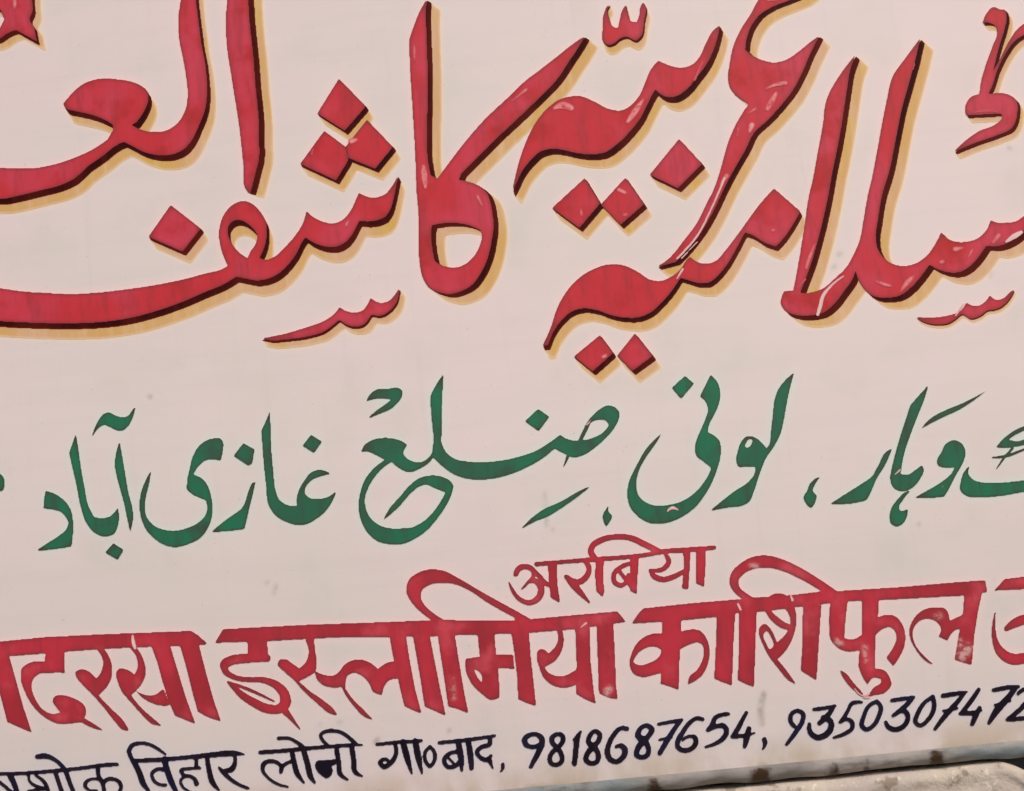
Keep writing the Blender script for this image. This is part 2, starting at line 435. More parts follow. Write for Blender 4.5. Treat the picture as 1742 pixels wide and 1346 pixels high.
red_word('red Urdu word with an open crescent head and a thin tail sweeping down left', [
    ('o', "@G 1240,0 1190,90 1120,200 1070,310 1045,430 1033,540 1050,600 1100,660 1175,708! 1145,745! 1090,840 1040,950 1010,1050 970,1190 930,1300 @I 410,420 340,560 250,680 150,800 65,858! 200,822! 290,725 380,605 460,465 530,315 600,185 680,45 @G 1205,910 1300,820 1400,710 1470,620 1540,490 1590,370 1655,242! 1600,280 1500,360 1420,410 1350,425 1270,410 1190,375! 1150,340! 1160,260 1190,180 1240,110 1330,50 1430,10 1540,-40 1600,-90! 1500,-130 1380,-110")],
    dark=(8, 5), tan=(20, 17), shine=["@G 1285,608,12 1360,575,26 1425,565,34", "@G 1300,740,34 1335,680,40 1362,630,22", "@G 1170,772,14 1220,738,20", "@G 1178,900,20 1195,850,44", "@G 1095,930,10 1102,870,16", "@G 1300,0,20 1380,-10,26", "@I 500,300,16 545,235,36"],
    pale=["@I 205,800,14 340,650,14 440,460,12 530,250,16", "@I 235,800,8 350,680,8"])
red_word('lower red Urdu word with a broad wavy left end and square dots', [
    ('o', "@H 92,1152! 150,1020 190,900 250,790 330,700 420,640 520,603 640,605 740,650 830,705 900,710 970,680 1030,630 1070,570 1095,545! 1140,580 1200,595 1270,575 1330,510 1400,420 1480,310 1560,200 1665,82! @I 1045,478! 1000,560 940,650 880,718! 800,690 720,640 668,622! 640,675 590,770 540,850 470,930 430,962! 350,965 280,945 230,930! @H 970,780 900,860 820,930 750,958 660,962 560,945 460,910 370,898 290,920 230,970 170,1050 130,1148!")],
    dots=[('p', "@L 482,600 572,722 430,848 305,745"), ('p', "@L 720,588 842,742 700,845 598,740")],
    dark=(4, 8), tan=(13, 23), shine=["@H 1650,370,20 1665,365,26", "@L 500,750,24 520,740,30"], pale=["@H 1003,700,8 1045,630,16"])
red_word('large red Urdu word of two tall slanting strokes and a wavy base, at the right end', [
    ('o', "@J 600,368! 490,510 400,680 375,850 340,1040 300,1250 @K 290,250 250,500 215,720 175,935! 110,942! 92,1030 130,1080 200,1105 300,1105 380,1085 450,1030 520,940 580,850 598,795! 620,870 660,930 720,975 800,985 900,970 980,910 1050,830 1100,760! 1150,790 1220,812 1300,812 1380,768 1440,700 1485,632! 1560,635 1640,610 1700,570 1741,530 1900,400 2300,300! 2300,150! 1900,330 1741,430 1690,465 1620,475 1560,475 1515,458! 1490,520 1430,580 1350,605 1260,600 1205,570 1180,538! 1150,600 1090,690 1010,750 920,770 830,745 770,690 742,640! 735,560 750,450 775,300 @J 830,1150 870,950 910,750 965,550 1000,420 1038,258! 940,390 850,520 810,680 780,830 740,1050 700,1250 @K 690,250 650,470 630,580 590,680 540,770 450,860 370,925 290,950 220,955! 260,850 300,740 340,600 380,440 410,300 440,130 @J 475,1000 510,800 540,600 560,480")],
    dark=(8, 8), tan=(23, 20), shine=["@K 735,872,16 800,895,26 840,905,18", "@K 900,950,8 950,880,36 990,842,24", "@K 1175,745,26 1190,740,30", "@K 1275,655,40 1330,645,14", "@K 1365,710,16 1390,660,20", "@K 1530,612,20 1570,560,34", "@K 262,785,22 275,740,26 320,620,14", "@K 215,910,10 255,860,14", "@J 1000,430,8 985,480,8"],
    pale=["@K 340,1100,22 358,1040,26 375,975,24 430,905,16 515,838,10", "@K 1620,605,14 1680,565,36 1725,540,24"])
red_word('small red curled mark with a boxed foot in the upper right corner', [
    ('o', "@J 1460,158! 1485,95 1535,48 1585,66 1615,68! 1625,110 1610,200 1570,330 1540,450 1515,560 1500,640! 1640,645 1685,675 1697,770 1660,870 1560,920 1430,965 1265,1032! 1340,960 1440,890 1540,850 1592,800 1590,772! 1350,785! 1345,720 1375,665 1440,640! 1450,560 1480,450 1530,310 1560,220 1545,175 1500,155"),
    ('o', "@J 1495,645! 1530,500 1590,380 1640,280 1690,205 1760,150! 1900,110! 1900,200! 1741,240 1690,270 1620,360 1560,480 1520,600")],
    dark=(5, 5), tan=(11, 13), shine=["@J 1400,765,10 1460,755,16 1560,760,8"])
red_word('small red wavy Urdu mark under the word with the long tail', [
    ('o', "@D 1278,635! 1240,692 1200,730 1150,740 1080,708! 1060,750 1020,795 960,805 900,790 870,768! 840,810 770,860 650,905 500,950 340,982! 400,995 520,988 650,970 770,932 830,888 868,855! 900,880 960,902 1030,890 1070,848 1085,820! 1150,828 1210,795 1260,730")],
    dark=(2, 4), tan=(10, 14))
red_word('small red wavy Urdu mark under the right end word', [
    ('o', "@K 1680,928! 1650,945 1600,990 1555,1000 1510,968! 1480,1010 1430,1040 1380,1035 1350,1018! 1310,1075 1230,1105 1120,1120 1005,1115! 1060,1150 1150,1168 1230,1158 1290,1120 1320,1098 1380,1128 1440,1112 1490,1075 1560,1062 1620,1022")],
    dark=(1, 2), tan=(3, 6), pale=["@K 1275,1110,10 1330,1030,12"])

# --- green Urdu lettering
def flat_word(name, label, shapes, mat, acc, dots=(), pale=(), edge_sig=4.0, worn=None, wf=1.0):
    cv = raster(shapes, wf)
    o = mesh_from_mask(name, cv, D_FACE, mat, board, edge_sig=edge_sig, worn=worn)
    o['label'] = label
    for d in dots:
        dm = raster([d]); ACC[acc] |= dm
        mesh_from_mask('dot', dm, D_FACE + .00015, mat, o, edge_sig=edge_sig, worn=worn)
    for s in pale: mesh_from_mask('scratch_and_glare', raster([('s', s)]), D_SHINE, PALE, o, edge_sig=1.6)
    ACC[acc] |= cv
    return o
GW = lambda label, shapes, dots=(), pale=(): flat_word('green_urdu_word', label, shapes, GREEN, 'green', dots, pale, 5.0)
GW('green Urdu word of three tall letters at the left end', [
    ('o', "@M 310,738! 390,770 450,820 485,880 497,960 495,1040 485,1115! 400,1130 330,1138 242,1148! 330,1090 400,1045 450,1000 465,960 450,920 420,885 360,865 295,858! 300,800"),
    ('o', "@M 515,350! 532,450 550,580 575,720 600,840 640,918! 700,925 745,915 780,885 800,852! 808,900 800,980 775,1030 740,1045 690,1045 640,1020 590,960 550,850 520,700 490,570 470,480! 495,410"),
    ('o', "@M 812,402! 830,500 850,620 875,760 900,860 905,920 895,980 885,1022! 870,950 845,830 815,720 790,620 780,560 790,480"),
    ('o', "@M 922,165! 902,240 870,300 830,328 795,327 750,305 712,288! 670,310 640,350 620,388! 640,320 670,260 700,220 740,207 780,225 820,238 870,230 897,195")],
    dots=[('p', "@M 770,1095 840,1140 800,1207 716,1158")])
GW('green Urdu word with a big round bowl, next to the left end word', [
    ('o', "@N 545,382 580,385 595,405 595,470 582,532! 530,525 480,530 430,570 395,628! 470,670 495,710 515,770 525,850 518,930 490,1000 440,1060 360,1100 280,1120 210,1110 140,1070 80,1010 40,920 30,850 40,750 70,670 108,600! 95,690 75,770 65,850 75,910 120,970 200,1005 280,1010 360,990 430,955 480,900 490,850 480,802! 440,785 390,762 350,725! 358,640 370,590 390,510 430,440 480,400"),
    ('o', "@N 818,678! 800,760 775,860 755,950 742,997! 640,1010 518,1018! 600,950 720,865! 745,820 770,740 795,685!"),
    ('o', "@N 915,197! 920,300 925,450 940,620 955,740 980,800 1040,838 1100,842! 1100,780 1115,730 1150,670 1200,612 1250,597 1328,622! 1260,640 1200,665 1160,710 1152,755 1180,785 1240,795 1300,785 1368,740! 1340,810 1290,880 1230,930 1160,965 1100,970 1030,950 960,910 910,840 890,700 870,500 858,330! 890,260")],
    dots=[('p', "@N 735,415 812,458 795,550 770,567 670,500"), ('p', "@N 1195,358 1270,405 1215,480 1138,432")])
GW('long green Urdu word with a curled round tail in the middle of the board', [
    ('o', "@P 135,595! 160,550 210,515 280,500 360,505 410,520 452,548! 430,580 425,605 445,635 490,660 540,665 590,640 618,605! 625,560 630,500 622,420 612,300 608,215! 640,150 697,65! 690,200 685,350 683,530! 710,590 770,640 860,660 960,665 1080,655 1220,625 1330,585 1420,530 1490,478! 1545,510 1612,518! @Q 840,460 870,400 910,350 960,305 1010,280 1050,285 1090,320 1090,370 1060,430 1000,500 920,570 860,610 780,630 720,605 655,570! @P 1380,630 1260,700 1120,755 980,780 860,775 760,740 690,690 628,632! 600,665 540,705 460,730 400,705 345,660! 300,690 240,750 190,830 165,900 165,960 185,1020 240,1080 310,1110 400,1115 490,1105 570,1060 630,1000 690,910 712,868! 640,840 580,815 530,830 470,880 400,960 288,1058! 330,980 400,900 460,830 530,775 610,755 690,765 750,800 762,820 755,870 720,950 660,1040 580,1130 500,1185 420,1218 330,1220 250,1200 180,1140 135,1050 120,960 130,880 165,780 220,710 300,648! 230,610 180,590"),
    ('h', "@Q 840,517! 880,440 905,390 950,375 1000,380 1020,405 990,455 930,492 870,512"),
    ('o', "@P 172,250! 200,200 240,172 320,165 400,165 418,182 415,215 390,255 340,300 260,335 178,370! 240,315 310,265 345,238! 280,230 220,235"),
    ('o', "@P 1705,822! 1600,905 1500,975 1400,1035 1330,1062 1220,1122! 1290,1050 1370,990 1500,930 1620,860"),
    ('s', "@Q 742,628,22 730,660,14 714,692,7")],
    dots=[('p', "@P 1340,303 1417,355 1345,452 1252,385")], pale=["@Q 905,375,8 868,415,7"])
GW('green Urdu word with a deep bowl and a tall slanting stroke, right of the middle', [
    ('o', "@S 755,72! 800,120 820,190 810,270 780,340 745,410 735,460! 780,485 815,520 825,580 815,660 800,710 770,790 720,880 650,970 560,1035 460,1075 340,1075 260,1030 205,960 190,890 200,800 250,690 320,570 428,462! 380,540 310,640 265,730 250,810 265,890 310,935 380,960 470,955 560,930 650,870 710,800 750,730 760,700! 710,660 660,620 648,570 660,510 690,440 720,370 738,300 720,250 683,215! 715,150"),
    ('o', "@S 1322,55! 1290,180 1270,280 1250,390 1230,470 1190,550 1130,640 1090,740 1050,860 1020,930 980,955 880,970 752,994! 830,930 920,860 1010,800 1050,750 1062,695! 1000,692 945,692 930,650 940,590 960,530 990,495 1030,488 1070,505 1135,572! 1155,540 1165,460 1180,330 1190,240 1220,160 1270,100"),
    ('h', "@S 1020,505 1040,510 1035,535 1010,565 990,560 998,530")],
    dots=[('p', "@S 580,78 642,130 555,232 492,158")], pale=["@S 460,1000,8 490,975,20 535,990,8"])
GW('short green comma right of the slanting underline stroke', [
    ('o', "@Q 1030,940! 1020,1000 1043,1030 1022,1080 1005,1102! 985,1060 983,1020 1005,980")])
GW('green comma between the bowl word and the word before it', [
    ('o', "@S 1503,762! 1462,820 1450,860 1477,890! 1465,940 1440,972 1405,945 1388,900 1410,860 1430,810 1460,780")])
GW('green Urdu word with hooked letters and a loose slanting line, toward the right end', [
    ('o', "@T 847,652! 800,760 740,860 700,950 670,1000 630,1012 425,1028! 530,960 640,890 710,840 750,770 810,670"),
    ('o', "@T 1093,220! 1060,330 1020,430 970,560 930,680 910,780 905,825! 950,830 1000,800 1048,765! 1060,790 1035,860 980,920 910,940 860,920 835,860 845,780 870,680 910,540 940,450 968,360! 1020,300"),
    ('o', "@T 970,940! 920,1000 893,1050 897,1070 953,1063! 950,1100 920,1160 880,1180 840,1160 830,1110 850,1040 890,990 930,950"),
    ('o', "@T 1508,242! 1420,310 1300,388 1180,443 1042,517! 1110,445 1200,395 1320,345 1430,290"),
    ('o', "@T 1270,595 1320,620 1345,670 1335,730 1305,790 1270,850 1230,930 1200,977! 1110,985 998,985! 1080,940 1180,880 1250,820 1272,777! 1210,780 1160,765 1155,720 1180,680 1210,620")],
    pale=["@T 865,830,8 900,795,12", "@T 1190,905,6 1185,930,6"])
GW('green Urdu word cut by the right end of the board', [
    ('o', "@T 1372,770! 1367,830 1400,865 1470,883 1600,883 1741,868 2300,800! 2300,930! 1741,945 1600,970 1450,980 1350,970 1310,930 1315,870 1335,810"),
    ('o', "@T 1552,642! 1600,588 1660,540 1741,500 2000,470! 2000,505! 1741,530 1680,560 1635,592! 1700,602 1790,570 2000,560! 2000,600! 1800,615 1700,635 1620,645"),
    ('s', "@T 1525,712,8 1620,702,18 1741,658,14 1850,620,12"), ('s', "@T 1665,650,16 1600,725,14 1552,795,6")])
GW('end of a green Urdu letter at the left end of the board', [
    ('o', "@M -80,600 0,622 25,650 30,690 20,735 -10,742 -90,710")])

# --- Hindi lettering
worn = blur(raster([('s', "@Z 1320,700,70 1360,640,70"), ('s', "@Z 1295,730,50 1310,600,34"), ('s', "@Z 660,640,26 665,740,22"), ('s', "@X 1490,950,50 1500,930,50"),
                    ('s', "@Z 1155,430,40 1170,430,30"), ('s', "@X 430,850,24 445,985,30"), ('s', "@Y 1110,165,26 1160,180,26"), ('s', "@Z 470,600,36 500,620,30")]).astype(np.float32), 2.5) * .65
def hindi(label, shapes, pale=()):
    return flat_word('red_hindi_word', label, shapes, HRED, 'red', (), pale, 6.0, worn)
flat_word('small_red_hindi_word', 'small thin red Hindi word above the big red Hindi line', [
    ('s', "@U 290,318,30 480,302,26 680,286,30 850,274,28 1050,252,28 1130,235,30 1300,222,32 1500,206,26"),
    ('s', "@U 150,385,36 175,345,38 225,335,34 268,360,32 270,400,26 235,440,20 190,488,12"),
    ('s', "@U 235,440,16 285,432,34 322,480,44 310,540,44 245,580,34 175,555,28 125,490,22 103,440,8"),
    ('s', "@U 265,350,20 310,400,30 350,445,30 400,470,24"),
    ('s', "@U 315,475,14 360,450,14"),
    ('p', "@U 368,300 430,298 432,450 452,582 388,545 375,430"),
    ('s', "@U 625,300,30 648,345,36 628,405,40 585,438,40 530,432,34"),
    ('s', "@U 490,400,24 530,440,50 575,495,42 652,580,10"),
    ('s', "@U 1130,235,36 1020,180,40 930,140,38 830,132,34 730,155,40 675,190,40 660,230,40 700,285,34"),
    ('p', "@U 693,270 748,280 745,440 752,500 742,542 698,500 690,400"),
    ('s', "@U 940,310,24 870,335,30 818,385,32 822,440,32 865,463,30 905,435,26 915,390,24"),
    ('s', "@U 850,360,24 935,470,26"),
    ('p', "@U 930,268 988,262 978,400 972,522 930,500 930,400"),
    ('s', "@U 1165,250,20 1190,300,34 1160,345,32 1065,362,22"),
    ('s', "@U 1062,360,18 1090,400,36 1150,422,36 1230,400,34 1295,365,28"),
    ('p', "@U 1290,230 1338,222 1330,380 1322,490 1280,482 1292,350"),
    ('p', "@U 1378,215 1442,208 1438,350 1430,472 1375,447 1378,330")], HRED, 'red', (), (), 4.5, worn)
hindi('big red Hindi word at the left end of its line', [
    ('p', "@V -500,375 0,330 300,300 700,280 1050,267 1300,257 1350,290 1412,346 1350,352 1150,358 900,368 700,378 440,397 310,408 60,428 -500,470"),
    ('p', "@V -60,400 60,420 100,560 160,780 217,948 130,910 50,875 20,760 -10,650"),
    ('o', "@V 310,400! 435,388! 440,540! 350,540 260,550 222,590 215,640 240,720 290,790 350,820 412,812! 380,770 358,735 370,705 430,695 510,720 570,760 585,810 572,850! 640,890 708,936! 630,915 550,875! 480,885 390,885 300,840 220,760 170,670 140,570 150,510 200,475 305,465!"),
    ('o', "@V 655,375! 700,372! 740,430 760,490 755,580 730,630 668,695! 750,780 840,870 877,932! 840,930 780,870 700,770 620,680 560,620 520,570 512,540 540,520 590,525 630,555 655,582! 690,530 700,460"),
    ('o', "@V 878,365! 925,365! 965,430 988,500 985,570 960,620 890,692! 960,780 1040,850 1100,902! 1040,890 960,820 890,740 830,670 800,600 790,540 810,515 860,520 915,555! 935,500 930,440"),
    ('o', "@V 920,660! 980,690 1040,695 1110,650! 1155,762! 1090,762 1030,745 970,710"),
    ('p', "@V 1030,362 1155,352 1200,500 1260,700 1328,888 1190,832 1150,740 1105,600 1070,470"),
    ('p', "@V 1222,350 1350,345 1400,540 1450,720 1502,872 1410,840 1345,805 1310,680 1260,480")],
    pale=["@V 900,290,16 905,330,26 918,375,20"])
hindi('long big red Hindi word with two looping tops in the middle of its line', [
    ('p', "@W 238,245 800,216 1400,195 1690,183 @X 860,462 980,452 1270,425 1560,400 1617,470 1280,518 960,545 450,560 270,570 0,572 @W 1000,300 540,325 183,337"),
    ('p', "@W 403,325 535,318 548,462 410,472"),
    ('s', "@W 540,442,46 380,445,62 295,457,64 248,485,60 252,525,46 320,573,34 420,588,34 520,592,40 600,625,54 655,690,68 660,750,74 620,785,62 540,785,62 450,745,56 370,695,46 310,640,30 268,602,12"),
    ('s', "@W 268,602,12 400,650,20 590,738,9"),
    ('s', "@W 660,800,46 700,850,30 762,927,8"),
    ('o', "@W 798,315! 855,310! 865,400 875,470 865,530 810,570 752,597! 820,660 920,730 990,790 1017,832! 960,815 880,750 790,670 720,590 650,530 610,480 620,455 660,450 710,480 755,512! 800,470 820,400"),
    ('o', "@W 862,530! 920,555 1000,555 1030,530 1060,490 1110,460 1190,455 1240,475 1290,518! 1340,480 1410,462! 1425,580! 1370,590 1335,630 1320,692! 1255,665 1235,620 1180,560 1130,540 1085,560 1070,610 1070,652! 1120,720 1190,790 1258,862! 1200,840 1130,770 1070,690 1045,637! 980,640 920,625 880,590"),
    ('p', "@W 1368,280 1480,285 1500,420 1540,640 1587,817 1530,795 1470,765 1440,640 1410,500 1388,400"),
    ('p', "@X 168,560 282,555 310,700 350,900 392,1107 320,1075 250,1045 220,850 180,620"),
    ('p', "@X 338,550 452,545 480,720 520,960 547,1092 470,1060 410,1045 390,900 350,640"),
    ('o', "@X 985,462! 860,390 740,325 600,245 480,175 380,125 280,115 200,140 140,190 125,260 150,320 210,390 315,470! 410,472! 320,420 260,370 225,310 230,260 280,220 360,205 460,215 560,260 680,340 860,440! 870,490! 970,490!"),
    ('o', "@X 608,535! 722,530! 735,695! 850,692! 860,788! 748,785! 755,880 758,985! 700,1000 640,960 570,890 530,800 528,722! 625,708!"),
    ('h', "@X 583,790! 612,800! 640,840 640,887! 610,850"),
    ('p', "@X 838,535 957,530 970,700 990,880 1007,1042 940,1020 885,995 880,850 860,680"),
    ('o', "@X 1148,518! 1182,518! 1195,600 1175,680 1130,740 1080,770 1065,780! 1085,810 1130,835 1190,840 1250,815 1290,790! 1290,892! 1200,918 1130,905 1060,850 1030,780 1013,690 1020,665 1060,660 1090,687! 1130,650 1155,600"),
    ('p', "@X 1273,505 1370,498 1378,750 1400,950 1414,1027 1340,995 1280,960 1283,750"),
    ('p', "@X 1418,490 1532,480 1545,750 1550,900 1562,997 1500,985 1435,955 1428,750")],
    pale=["@X 1310,510,8 1350,478,14"])
hindi('big red Hindi word with a striped round letter, right of the middle of its line', [
    ('p', "@Y 375,460 700,425 1060,395 1140,385 1260,380 @Z 160,290 360,265 480,262 900,235 1250,205 1477,188 1493,267 1340,290 900,315 540,330 360,350 180,372 @Y 1200,478 1000,492 860,518 640,540 298,562 340,500"),
    ('p', "@Y 508,520 637,510 625,750 618,1012 560,990 495,970 500,800"),
    ('o', "@Y 515,628! 430,635 350,680 300,760 285,840 310,900 380,925 450,910 515,890!"),
    ('h', "@Y 500,742 450,718 380,735 330,780 312,828 350,845 420,830 490,780"),
    ('o', "@Y 622,622! 700,603 760,610 805,660 828,740 815,840 780,910 740,945 682,977! 690,925 740,880 775,820 790,750 775,700 740,690 690,705 618,742!"),
    ('p', "@Y 878,505 1003,485 990,700 980,982 930,965 860,935 870,750"),
    ('p', "@Y 1030,465 1148,465 1140,700 1130,992 1080,975 1020,945 1030,700"),
    ('o', "@Y 1690,340! 1580,265 1440,180 1320,125 1220,100 1120,110 1030,160 975,220 965,290 990,340 1070,405! 1145,398! 1090,365 1030,310 1025,270 1060,225 1130,190 1230,182 1330,205 1440,255 1580,335! 1600,370!"),
    ('o', "@Y 1180,470! 1225,385 1290,357 1350,372 1400,440 1418,540 1400,640 1350,740 1288,805! 1350,880 1417,977! 1370,950 1290,860 1230,780 1190,700 1165,630 1170,585 1200,565 1235,590 1265,640 1285,692! 1340,640 1375,580 1375,520 1340,460 1280,445!"),
    ('h', "@Y 1193,640 1215,612 1245,650 1260,720 1240,737 1210,690"),
    ('s', "@Y 1215,465,26 1265,525,44 1320,568,44 1385,592,34"),
    ('p', "@Y 1463,445 1588,435 1570,700 1555,947 1448,880 1460,700"),
    ('o', "@Z 428,320! 547,315! 530,450 522,582! 580,590 640,560! 640,300! 757,295! 750,440! 800,425 860,430 910,480 935,560 925,650 890,720 855,772! 808,712! 850,650 875,590 865,530 830,505 780,520 735,560! 730,700 728,790! 790,800 830,850 840,900 800,950 720,970 680,982! 720,920 772,880 775,860! 720,850 680,897! 650,850 618,770! 625,662! 540,670 470,640 430,590 420,500"),
    ('o', "@Z 490,798! 530,820 580,880 652,962! 640,972! 570,920 520,860"),
    ('o', "@Z 1235,465! 1300,435 1345,415! 1335,510! 1270,530 1222,597! 1163,570! 1180,520 1150,470 1100,450 1040,460 1000,500 985,550 1000,620 1060,700 1138,767! 1080,740 1010,660 970,580 965,520 1000,440 1060,390 1140,372 1210,385 1230,420"),
    ('p', "@Z 1338,280 1458,270 1430,400 1405,560 1387,762 1330,747 1272,727 1300,560 1330,400")],
    pale=["@Z 590,925,8 660,975,12 690,960,16", "@Y 1375,360,10 1392,405,18", "@Y 1020,430,16 1040,470,14", "@Z 650,990,10 690,985,18"])
hindi('start of a big red Hindi word cut by the right end of the board', [
    ('p', "@Z 1612,180 1741,165 2300,110 2300,190 1741,247 1540,257"),
    ('s', "@Z 1547,408,8 1537,520,24 1547,600,36 1580,670,58 1650,720,72 1741,718,72 1830,680,66 1870,600,60 1830,500,56 1760,455,66 1680,480,60 1625,515,36")])

BW = lambda label, shapes: flat_word('black_hindi_word', label, [q if isinstance(q, tuple) else ('s', q) for q in shapes], BLACK, 'black', (), (), 2.6, None, 0.95)
BW('black Hindi word at the left end of the lowest line', [
    "@f -900,560,52 0,490,52 300,480,52 700,450,56 1100,410,52 1450,365,56 1580,362,48", "@f -60,560,50 60,650,50 160,740,56", "@f 140,520,84 190,620,80 230,740,70 250,900,60",
    "@f 505,258,72 630,250,76 720,285,60 800,345,58 880,440,66", "@f 750,480,60 790,600,64 860,800,60", "@f 890,460,70 930,580,64 1000,760,60 1030,880,46",
    "@f 385,510,46 400,590,40 470,645,48 600,690,46 470,705,40 380,715,36", "@f 480,510,36 560,560,48 610,620,56 650,720,56 690,850,46",
    "@f 1320,400,70 1325,500,60 1385,620,60 1400,800,56", "@f 1340,560,52 1240,555,40 1150,610,56 1145,655,54 1190,700,40 1300,715,48", "@f 1390,610,64 1440,562,56 1540,560,52 1610,600,56 1630,670,56 1590,750,44"])
BW('black Hindi word with one round top loop, second from the left in the lowest line', [
    "@g 130,350,58 500,335,62 900,300,62 1200,270,74 1500,250,74 1640,265,14", "@g 570,270,26 480,200,46 350,130,48 230,115,54 120,140,58 78,210,66 105,310,60 160,400,80 210,500,84 260,640,84 350,770,44",
    "@g 550,470,60 440,470,54 385,520,54 400,600,48 470,665,46 570,675,46", "@g 550,330,84 590,480,86 640,620,86 730,800,54", "@g 980,330,64 985,440,58", "@g 1025,450,50 900,455,46 775,482,54 815,545,54 900,560,52 965,605,56 985,660,74",
    "@g 825,560,44 770,620,44 790,690,42 860,750,38 970,790,24", "@g 1130,330,66 1155,480,74 1200,640,78 1285,745,34", "@g 1500,290,52 1500,390,66 1450,470,80 1380,480,60", "@g 1285,440,34 1340,500,66 1400,560,62 1500,640,54 1680,722,44"])
BW('black Hindi word with two top loops over a straight bar, in the lowest line', [
    "@h 100,395,60 400,375,58 700,345,58 1000,320,54 1300,300,50 1480,296,22", "@h 350,205,60 480,205,48 580,250,50 670,325,66 700,420,80 740,560,82 780,720,76 840,810,32",
    "@h 510,520,50 430,560,54 390,600,64 380,655,64", "@h 400,595,54 320,530,56 230,512,56 142,560,70 132,630,54 200,730,44 330,820,42 475,860,32", "@h 530,390,66 555,520,76 600,680,74 690,805,32",
    ('o', "@h 840,550 862,508! 1110,488! 1120,560! 1055,580! 1078,650 1060,700 990,747 930,710 860,640"), "@h 1130,370,74 1160,540,68 1180,690,66 1280,762,32",
    "@h 1010,295,40 940,230,52 912,160,46 980,115,52 1100,105,52 1200,130,52 1300,200,54 1390,285,64", "@h 1335,340,78 1360,500,74 1380,660,66 1480,718,28"])
BW('black Hindi abbreviation with a small ring, left of the first phone number', [
    "@a 165,1028,24 300,1015,26 465,1003,24", "@a 285,1015,28 295,1090,32 262,1150,36 210,1180,34 185,1150,30 225,1128,26 250,1150,20", "@a 342,1010,40 368,1110,46 402,1227,14", "@a 425,1005,40 445,1110,46 472,1227,14",
    "@a 525,1042,22 555,1080,28 555,1140,28 525,1178,26 497,1145,28 492,1085,28 525,1042,22", "@a 588,1017,26 760,1000,28 965,970,22", "@a 735,1080,26 660,1090,30 622,1130,32 640,1178,32 690,1180,30 725,1145,28", "@a 640,1110,18 700,1172,18", "@a 715,1005,38 735,1110,44 742,1205,22", "@a 785,1000,38 800,1100,44 808,1190,34", "@a 930,980,34 932,1025,34 870,1050,32 845,1080,32 870,1120,30 920,1130,36 940,1105,24", "@a 930,1135,36 955,1198,8", "@a 1020,1165,28 1022,1190,24 1002,1217,8"])

def number(label, digits):
    root = bpy.data.objects.new('phone_number', None); scene.collection.objects.link(root); root.parent = board
    root['label'] = label
    for kind, strokes in digits:
        cv = raster([('s', s) for s in strokes], 1.1); ACC['black'] |= cv
        mesh_from_mask(kind, cv, D_FACE, BLACK, root, edge_sig=2.4)
number('black ten digit phone number in the middle of the lowest line', [
    ('digit', ["@b 350,790,50 250,828,46 170,800,56 155,740,60 210,690,50 290,680,46 350,720,60 358,790,60 320,880,62 225,1060,44"]),
    ('digit', ["@b 540,840,50 480,780,54 470,730,54 520,682,46 590,692,50 605,740,54 560,820,50 470,900,50 445,970,50 470,1025,48 530,1038,46 590,990,52 585,920,52 540,840,50"]),
    ('digit', ["@b 808,650,30 770,720,60 758,800,62 750,900,60 735,1020,58", "@b 800,660,24 725,745,24"]),
    ('digit', ["@b 960,820,60 900,770,56 920,690,50 980,642,46 1030,680,54 1020,750,54 960,820,60 890,900,60 870,980,56 930,1020,50 1000,1000,52 1015,920,54 960,820,60"]),
    ('digit', ["@b 1350,615,50 1270,612,48 1200,680,52 1140,790,56 1120,890,60 1150,970,58 1220,1000,54 1300,950,60 1325,860,64 1290,818,56 1220,825,36"]),
    ('digit', ["@b 1550,740,66 1480,700,66 1500,620,50 1580,578,48 1640,620,60 1600,700,56 1540,760,70 1470,860,60 1460,920,54 1520,950,52 1590,920,54 1600,850,54 1560,760,60"]),
    ('digit', ["@c 140,562,36 260,540,40 410,512,36", "@c 395,525,44 310,640,54 230,770,58 155,900,54", "@c 150,745,28 290,715,32"]),
    ('digit', ["@c 655,505,44 580,495,44 500,550,48 420,660,52 365,760,54 365,830,52 430,870,50 520,850,54 575,780,56 560,712,48 490,705,38 420,750,26"]),
    ('digit', ["@c 960,445,36 870,455,46 800,490,50 770,560,54 715,632,44", "@c 725,625,46 810,590,46 900,580,54 935,640,58 890,730,54 800,790,42 690,828,30"]),
    ('digit', ["@c 1165,428,40 1110,530,50 1050,640,56 1005,705,46", "@c 1000,705,40 1120,698,44 1262,665,18", "@c 1195,612,52 1170,720,64 1145,825,42"]),
    ('comma', ["@c 1375,740,52 1382,790,48 1355,857,18"])])
